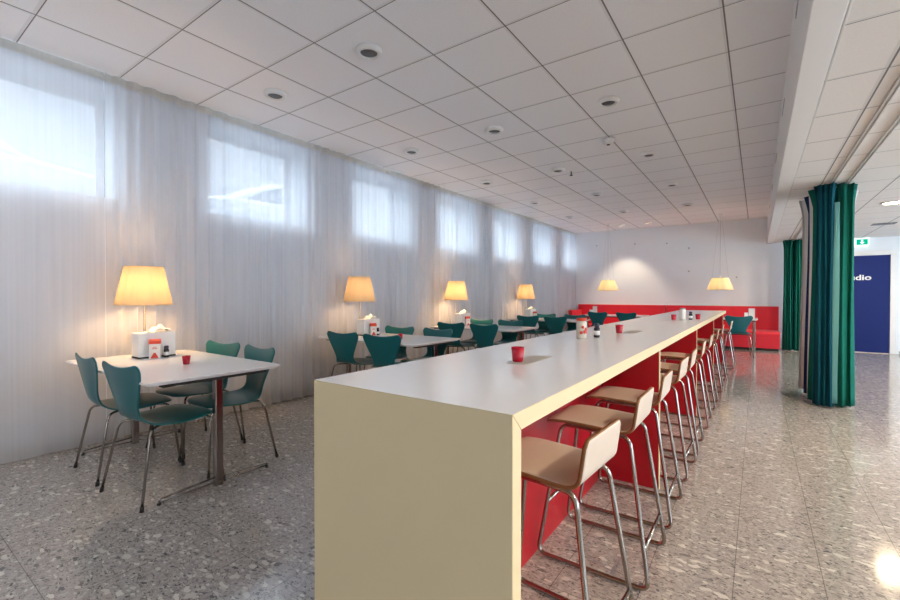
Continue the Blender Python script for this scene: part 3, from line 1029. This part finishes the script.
TY = [1.425, 3.75, 5.90, 8.55]
LY = [1.475, 3.87, 6.06, 8.77]
TX = -3.55
tname = ['nearest dining table', 'second dining table from the viewer', 'third dining table from the viewer', 'farthest of the four lamp-lit dining tables']
tab = chair = lamp = nbox = carton = bottle = cup = None
jit = random.Random(3)
for i, y in enumerate(TY):
    lab = ['white dining table nearest the viewer, chrome legs in full view', 'white dining table with the second nearest lamp, behind the bar end',
           'white dining table with the third nearest lamp', 'white dining table with the farthest lamp, partly hidden by chairs'][i]
    g = 'white dining tables along the curtains'
    if i == 0: tab = make_table(lab, (TX, y, 0), g)
    else: dup(tab, (TX, y, 0), 0, lab, g)
    lab = ['glowing pleated table lamp nearest the viewer', 'glowing table lamp on the second dining table, paler shade', 'glowing table lamp third from the viewer', 'glowing table lamp farthest from the viewer'][i]
    # lamps own a light each, so each is built
    make_lamp(lab, -4.165, LY[i], TZ, 'pleated table lamps', [1.0, .55, 1.1, .8][i])
    place = ['nearest', 'second nearest', 'third nearest', 'farthest lamp-lit']
    g = 'napkin boxes on the dining tables'
    lab = 'white napkin box with tissue on top, on the %s dining table' % place[i]
    if i == 0: nbox = make_box(lab, (-4.005, y + .06, TZ), 0, g)
    else: dup(nbox, (-4.005, y + .06 + (.06 if i else 0), TZ), 0, lab, g)
    lab = 'red and white carton by the napkin box on the %s dining table' % place[i]
    if i == 0: carton = make_carton(lab, (-3.89, y + .025, TZ), -.5, 'small cartons on the dining tables')
    else: dup(carton, (-3.89, y + .09, TZ), -.5, lab, 'small cartons on the dining tables')
    lab = 'small dark bottle by the carton on the %s dining table' % place[i]
    if i == 0: bottle = make_bottle(lab, (-3.89, y + .105, TZ), 'dark bottles on the dining tables')
    else: dup(bottle, (-3.89, y + .17, TZ), 0, lab, 'dark bottles on the dining tables')
    if i < 2:
        lab = 'small red candle cup on the %s dining table' % place[i]
        if i == 0: cup = make_cup(lab, (-3.37, y + .03, TZ), 'red candle cups')
        else: dup(cup, (-3.33, y - .03, TZ), 0, lab, 'red candle cups')
    # four chairs: two with their backs to the viewer, two facing
    nx = [(-3.72, -3.12), (-3.80, -3.22), (-3.80, -3.20), (-3.80, -3.20)][i]
    fx = [(-3.80, -3.25), (-3.82, -3.22), (-3.88, -3.33), (-3.80, -3.18)][i]
    out = [.212, .255, .315, .255][i]
    spots = [(nx[0], y - out, [-.03, .10, .10, .08][i], 'camera side, curtain end'), (nx[1], y - out, [.08, .18, .05, .0][i], 'camera side, bar end'),
             (fx[0], y + .285, PI + .12, 'far side, curtain end'), (fx[1], y + .27, PI - .06, 'far side, bar end')]
    for (cx, cy, rz, where) in spots:
        if i: rz += jit.uniform(-.04, .04)
        lab = 'teal bentwood chair at the %s dining table, %s' % (place[i], where)
        if chair is None: chair = make_chair(lab, (cx, cy, 0), rz, 'teal chairs at the dining tables')
        else: dup(chair, (cx, cy, 0), rz, lab, 'teal chairs at the dining tables')

# tables and chairs before the bench
dup(tab, (-2.95, 11.38, 0), 0, 'white dining table in front of the left part of the red bench', 'white tables at the bench')
dup(tab, (-.74, 11.38, 0), 0, 'white dining table in front of the right part of the red bench', 'white tables at the bench')
dup(chair, (-3.24, 11.10, 0), .05, 'left of two teal chairs backing the viewer at the left bench table', 'teal chairs at the bench tables')
dup(chair, (-2.54, 11.10, 0), -.05, 'right of two teal chairs backing the viewer at the left bench table', 'teal chairs at the bench tables')
dup(chair, (-.33, 10.62, 0), .12, 'teal chair at the right bench table beyond the end of the bar', 'teal chairs at the bench tables')
def menu_holder(x, y, label):
    o = thing('menu_holder', label, 'menu holder', (x, y, TZ), 0, 'menu holders at the bench')
    MB().box(-.09, .09, -.04, .04, 0, .012, .003).build('base', MT['white_plastic'], o)
    MB().prism([(-.012, .0125), (.012, .0125), (.004, .22), (-.004, .22)], 'x', -.01, .10).build('card', MT['tissue'], o)
    MB().box(-.085, -.02, -.028, .028, .0125, .13, .004).build('napkin_block', MT['white_plastic'], o)
menu_holder(-3.45, 11.25, 'white menu holder with card on the left bench table')
menu_holder(-.14, 11.20, 'white menu holder with card on the right bench table')

# ------------------------------------------------------------------ pendant lamps
def pendant(x, y, label):
    o = thing('pendant_lamp', label, 'pendant lamp', (x, y, 1.36), 0, 'pendant lamps before the far wall')
    n = 96
    wob = lambda k: 1 + .010 * (1 if k % 2 else -1)
    sh = MB().lathe([(.265, 0), (.165, .265)], (0, 0, 0), n, wob=wob).build('lamp_shade', MT['pshade'], o)
    t = MB()
    for (rr, zz) in ((.266, 0), (.166, .265)):
        t.tube([(rr * math.cos(a * PI / 20), rr * math.sin(a * PI / 20), zz) for a in range(40)], .0035, closed=True, seg=6)
    for a in range(3):
        t.tube([(.02 * math.cos(a * 2.094), .02 * math.sin(a * 2.094), .28), (.165 * math.cos(a * 2.094), .165 * math.sin(a * 2.094), .265)], .003, seg=6)
    t.build('frame', MT['shade_wire'], sh)
    MB().lathe([(0, .19), (.02, .19), (.022, .20), (.022, .31), (.008, .33), (0, .33)], (0, 0, 0), 16).build('socket', MT['white_plastic'], o)
    MB().lathe([(0, .08), (.03, .10), (.035, .13), (.02, .185), (0, .189)], (0, 0, 0), 16).build('bulb', MT['bulb'], o)
    top = H - 1.36
    t = MB()
    t.tube([(0, 0, .32), (.0, 0, top - .03)], .0035, seg=6)
    t.tube([(.16, 0, .265), (.02, 0, top - .02)], .002, seg=6)
    t.tube([(-.16, 0, .265), (-.02, 0, top - .02)], .002, seg=6)
    t.build('cord', MT['vent'], o)
    MB().lathe([(0, top), (.05, top), (.05, top - .015), (.03, top - .03), (0, top - .031)], (0, 0, 0), 20).build('ceiling_rose', MT['white_plastic'], o)
    ld = bpy.data.lights.new('pendant_light', 'POINT')
    ld.energy = PEND_W; ld.color = (1.0, 0.74, 0.40); ld.shadow_soft_size = 0.05
    lo = bpy.data.objects.new('pendant_light', ld); COL.objects.link(lo); lo.parent = o; lo.location = (0, 0, .12)
pendant(-3.22, 11.75, 'cream pendant lamp hanging at the left before the far wall')
pendant(-.70, 11.70, 'larger-looking cream pendant lamp hanging above the right bench table')

# small hooks in the far wall
for k, (px, pz) in enumerate([(-3.83, 2.68), (-2.78, 2.66), (-1.98, 2.62), (-1.46, 2.46), (-1.46, 1.86), (-.42, 1.68)]):
    lab = ['leftmost small hook high on the far wall', 'second small hook from the left, in the light scallop on the wall', 'small hook in the middle of the far wall, third from left',
           'upper of two small hooks left of the right pendant lamp', 'lower of two small hooks left of the right pendant lamp', 'rightmost small hook on the far wall'][k]
    tag(MB().lathe([(0, 0), (.022, 0), (.02, .012), (.008, .02), (0, .021)], (0, 0, 0), 14).build('wall_hook', MT['vent']), lab, 'hook', 'small hooks on the far wall')
    o = COL.objects[-1]
    o.rotation_euler = (PI / 2, 0, 0)
    o.location = (px, WY - .0005, pz)

# ------------------------------------------------------------------ red bench
def bench(x0, x1, label):
    o = thing('bench', label, 'bench', (x0, WY, 0), 0, 'red upholstered wall bench')
    L = x1 - x0
    MB().prism([(-.125, .30), (-.125, .955), (-.105, .97), (-.02, .97), (-.012, .96), (-.012, .30)], 'x', 0, L, .012, seg=3).build('backrest', MT['bench'], o)
    n = 6
    pts = [(-.127, .055), (-.127, .42)]
    for k in range(n + 1):
        a = PI / 2 + k / n * PI / 2
        pts.append((-.84 + .06 * math.cos(a), .36 + .06 * math.sin(a)))
    pts += [(-.90, .055)]
    MB().prism(pts, 'x', 0, L, .012, seg=3).build('seat', MT['bench'], o)
    MB().box(.02, L - .02, -.86, -.03, 0, .054).build('plinth', MT['black'], o)
    return o
bench(-3.86, -1.99, 'long red wall bench on the left of the far wall')
bench(-1.97, .41, 'red wall bench on the right, ending at the green curtain')
o = thing('corner_bench', 'red corner bench in the far left corner by the curtains', 'bench', (-4.33, WY, 0))
MB().prism([(.0, .30), (.0, .80), (.02, .82), (.10, .82), (.115, .80), (.115, .30)], 'y', -.95, -.13, .012, seg=3).build('side_backrest', MT['bench'], o)
MB().box(0, .465, -.125, -.012, .30, .97, .014, 3).build('backrest', MT['bench'], o)
MB().box(.118, .465, -.93, -.127, .055, .42, .03, 3).build('seat', MT['bench'], o)
MB().box(.02, .44, -.9, -.03, 0, .054).build('plinth', MT['black'], o)

# ------------------------------------------------------------------ the long bar
BX0, BX1, BZ, BT = -1.188, -.461, .956, .046
def bar(y0, y1, label, first):
    o = thing('bar_table', label, 'bar table', (0, y0, 0), 0, 'long white bar tables')
    L = y1 - y0
    t = MB()
    # top and near end panel with a mitred corner
    if first:
        t.prism([(0, BZ), (L, BZ), (L, BZ - BT), (BT, BZ - BT)], 'x', BX0, BX1, .0015, seg=1)
        ob = t.build('countertop', [MT['cream'], MT['top']], o)
        MB().prism([(0, BZ - .0005), (0, 0), (BT, 0), (BT, BZ - BT - .0005)], 'x', BX0, BX1, .0015, seg=1).build('end_panel', MT['cream'], o)
    else:
        t.box(BX0, BX1, 0.012, L, BZ - BT, BZ, .0015, 1)
        ob = t.build('countertop', [MT['cream'], MT['top']], o)
    for p in ob.data.polygons:
        if p.normal.z > .9: p.material_index = 1
    ys = BT if first else .014
    mid = L / 2
    MB().box(-.90, -.862, ys + .0005, L - .031, 0, BZ - BT - .0005).build('center_panel', MT['red'], o)
    for yy in (mid, L - .03):
        for (xa, xb) in ((-.8615, BX1 - .045), (BX0 + .06, -.9005)):
            pn = MB().box(xa, xb, yy, yy + .028, 0, BZ - BT - .0005).build('divider', MT['red'], o)
            xe = xb if xa > -.9 else xa
            MB().box(min(xe, xe + (.004 if xa > -.9 else -.004)), max(xe, xe + (.004 if xa > -.9 else -.004)), yy - .001, yy + .029, 0, BZ - BT - .0005).build('edge_strip', MT['cream'], pn)
    return o
bar(.902, 5.1, 'long white bar table nearest the viewer with cream end panel', True)
bar(5.1, 9.25, 'second white bar table, farther away behind the first', False)

for (x, y, lab) in ((-.795, 1.72, 'flat beige hatch in the bar top beside the nearest red cup'), (-.77, 3.47, 'flat beige hatch in the bar top beside the second red cup')):
    o = MB().prism(rrect(-.045, .045, -.14, .14, .006), 'z', 0, .0012).build('cable_hatch', MT['hatch'], None, (x, y, BZ + .0002))
    tag(o, lab, 'hatch', 'beige hatches in the bar top')
BC = 'red candle cups on the bar'
dup(cup, (-.815, 1.64, BZ + .0016), 0, 'nearest red candle cup on the bar, half on the beige hatch', BC)
dup(cup, (-.83, 3.33, BZ), 0, 'second red candle cup on the bar, beyond the jar and bottle', BC)
dup(cup, (-.77, 5.45, BZ), 0, 'red candle cup on the second bar table, left of the white jar', BC)
dup(cup, (-.56, 5.75, BZ), 0, 'farthest red candle cup at the right on the second bar table', BC)
def jar(label, x, y, body, lid):
    o = thing('jar', label, 'jar', (x, y, BZ), 0)
    MB().lathe([(0, 0), (.029, 0), (.032, .005), (.032, .105), (.029, .114), (0, .115)], (0, 0, 0), 24).build('body', body, o)
    MB().lathe([(0, .1155), (.031, .1155), (.032, .12), (.031, .131), (0, .133)], (0, 0, 0), 24).build('lid', lid, o)
    return o
j = jar('pale jar with red spots and red lid standing on the bar', -.92, 2.76, MT['jar_glass'], MT['carton_red'])
t = MB()
for (a, z, r) in ((-.6, .045, .012), (-.25, .06, .014), (-1.0, .075, .010), (.1, .04, .011), (-1.3, .04, .011)):
    t.lathe([(0, .003), (r * .7, .002), (r, 0), (0, -.001)], (0, 0, 0), 10)
    for v in t.bm.verts:
        if 'k' not in v.__class__.__name__ and abs(v.co.x) < .02 and abs(v.co.y) < .02 and abs(v.co.z) < .004:
            p = Vector((.0322 + v.co.z, v.co.x, v.co.y + z))
            v.co = Matrix.Rotation(a, 3, 'Z') @ p
t.build('printed_spots', MT['carton_red'], j)
b2 = dup(bottle, (-.865, 2.90, BZ), 0, 'dark bottle with pale band beside the jar on the bar', 'dark bottles on the bar')
jar('white jar standing on the second bar table', -.70, 5.62, MT['white_plastic'], MT['steel'])
dup(bottle, (-.62, 5.62, BZ), 0, 'dark bottle right of the white jar on the second bar table', 'dark bottles on the bar')

# ------------------------------------------------------------------ bar stools
STOOL_PROF = [(-.395, .622, .158), (-.375, .638, .166), (-.29, .646, .168), (-.16, .643, .168), (-.06, .638, .167), (-.018, .644, .166), (.002, .664, .165), (.009, .700, .164), (.016, .750, .163), (.022, .793, .162)]
sf = shell_grid(STOOL_PROF, lambda q: corner(q, .14, .026), lambda q: corner(q, .22, .05), lambda t, q: (0, 0))
def make_stool(label, loc, rz, grp):
    o = thing('bar_stool', label, 'bar stool', loc, rz, grp)
    def f(u, v):
        a, w, z = sf(u, v)
        return Vector((a, w, z))
    sh = MB().grid(f, 40, 18).build('seat_shell', [MT['stool_white'], MT['ply']], o)
    md = sh.modifiers.new('thick', 'SOLIDIFY'); md.thickness = 0.013; md.offset = 0; md.material_offset_rim = 1
    for s in (-1, 1):
        MB().tube([(-.33, s * .12, .619), (-.415, s * .20, .013), (.075, s * .20, .013), (-.015, s * .145, .619)], .0095, closed=True, fillet=.045, seg=10).build('side_frame', MT['chrome'], o)
    def leg(zz, front):
        a, b = ((-.33, .12, .619), (-.415, .20, .013)) if front else ((-.015, .145, .619), (.075, .20, .013))
        k = (a[2] - zz) / (a[2] - b[2])
        return a[0] + (b[0] - a[0]) * k, a[1] + (b[1] - a[1]) * k
    x, w = leg(.25, True)
    MB().tube([(x, -w, .25), (x, w, .25)], .009, seg=10).build('footrest', MT['chrome'], o)
    x, w = leg(.17, False)
    MB().tube([(x, -w, .17), (x, w, .17)], .008, seg=10).build('cross_bar', MT['chrome'], o)
    MB().box(-.29, -.06, -.13, .13, .615, .630, .003).build('mount_plate', MT['steel'], o)
    return o
SYS = [1.46, 2.12, 2.70, 3.40, 3.97, 4.78, 5.60, 6.60, 7.60, 8.75]
slab = ['white bar stool nearest the viewer', 'second white bar stool from the viewer', 'third white bar stool, last before the first red divider',
        'fourth white bar stool, first beyond the first red divider', 'fifth white bar stool from the viewer', 'sixth white bar stool from the viewer',
        'seventh white bar stool from the viewer', 'eighth white bar stool, third from the far end of the bar', 'white bar stool second from the far end of the bar', 'white bar stool at the far end of the bar']
stool = None
for i, y in enumerate(SYS):
    x = -.432 + (0.06 if i == 9 else 0)
    rz = jit.uniform(-.03, .03)
    if i == 0: rz = -0.06
    if stool is None: stool = make_stool(slab[i], (x, y, 0), rz, 'white bar stools along the bar')
    else: dup(stool, (x, y, 0), rz, slab[i], 'white bar stools along the bar')

# ------------------------------------------------------------------ heavy curtains
def drape(o, name, mat, path, z0, z1, waist=.88, thick=.004, nz=24, nu=220):
    """path(s) -> (x, y, centre x, centre y): hem line of a gathered curtain, waisted below the header"""
    def f(a, b):
        x, y, px, py = path(a)
        z = z1 + (z0 - z1) * b
        h = 1 - b
        k = waist + (1 - waist) * (b ** 1.3)
        if b < .085:
            k += (1.10 - waist) * (1 - b / .085) ** 1.2
        sway = .006 * math.sin(5 * b + a * 9)
        return Vector((px + (x - px) * k + sway, py + (y - py) * k, z))
    ob = MB().grid(f, nu, nz).build(name, mat, o)
    md = ob.modifiers.new('thick', 'SOLIDIFY'); md.thickness = thick; md.offset = 0
    ob.location = -o.location
    return ob
def pleats(x0, x1, y0, y1, n, amp, ph=0.0, sharp=.35, turn=0.0):
    """a row of soft folds running from x0 to x1, each fold amp deep in y"""
    def p(a):
        u = 2 * PI * n * a + ph
        x = x0 + (x1 - x0) * a + sharp * abs(x1 - x0) / n * .5 * math.sin(2 * u)
        d = amp * (.75 + .25 * math.sin(3.1 * a * n + ph * 2))
        y = y0 + (y1 - y0) * a + d * math.sin(u) + .2 * d * math.sin(2.7 * u + 1)
        return x, y, (x0 + x1) / 2, (y0 + y1) / 2
    return p
zt = H2 - .02
GD = 'heavy curtains gathered on the ceiling tracks'
o = thing('drape_curtain', 'tall teal green velour curtain gathered in front of the blue door, front one', 'curtain', (.70, 6.4, 0), 0, GD)
drape(o, 'front_folds', MT['cool_folds'], pleats(.515, .68, 6.30, 6.24, 3.3, .05), .02, zt, .84)  # teal velour with its cooler shading in the colour
drape(o, 'sheen_strip', MT['fold_sheen'], pleats(.665, .712, 6.17, 6.20, .7, .010, 1.2), .07, zt - .22, .9, nu=40)  # strip coloured as the sheen on a velour fold
drape(o, 'side_folds', MT['velour'], pleats(.70, .865, 6.28, 6.44, 2, .06, .8), .02, zt, .84)
drape(o, 'rear_folds', MT['velour'], pleats(.50, .84, 6.52, 6.56, 5, .05, 2.), .02, zt, .84)
drape(o, 'white_lining', MT['lining'], pleats(.53, .895, 6.66, 6.68, 4, .03, 1.), .035, zt - .02, .90)
o = thing('drape_curtain', 'navy curtain with white lining gathered just behind the near teal curtain', 'curtain', (.66, 7.0, 0), 0, GD)
drape(o, 'white_fold', MT['lining'], pleats(.505, .60, 6.82, 6.78, 2, .015), .025, zt, .90, nu=60)
drape(o, 'navy_folds', MT['navy'], pleats(.475, .84, 6.92, 6.95, 6, .04, .5), .02, zt, .86)
drape(o, 'white_lining', MT['lining'], pleats(.445, .80, 7.16, 7.18, 5, .03), .03, zt, .90)
o = thing('drape_curtain', 'far teal curtain hanging between the red bench and the doorway', 'curtain', (.63, 12.2, 0), 0, GD)
drape(o, 'left_folds', MT['velour'], pleats(.46, .61, 12.15, 12.1, 3, .05), .02, zt, .86)
drape(o, 'right_folds', MT['velour'], pleats(.655, .81, 12.1, 12.16, 3, .05, 1.), .02, zt, .86)
drape(o, 'rear_folds', MT['velour'], pleats(.48, .80, 12.30, 12.34, 6, .04), .02, zt, .86)
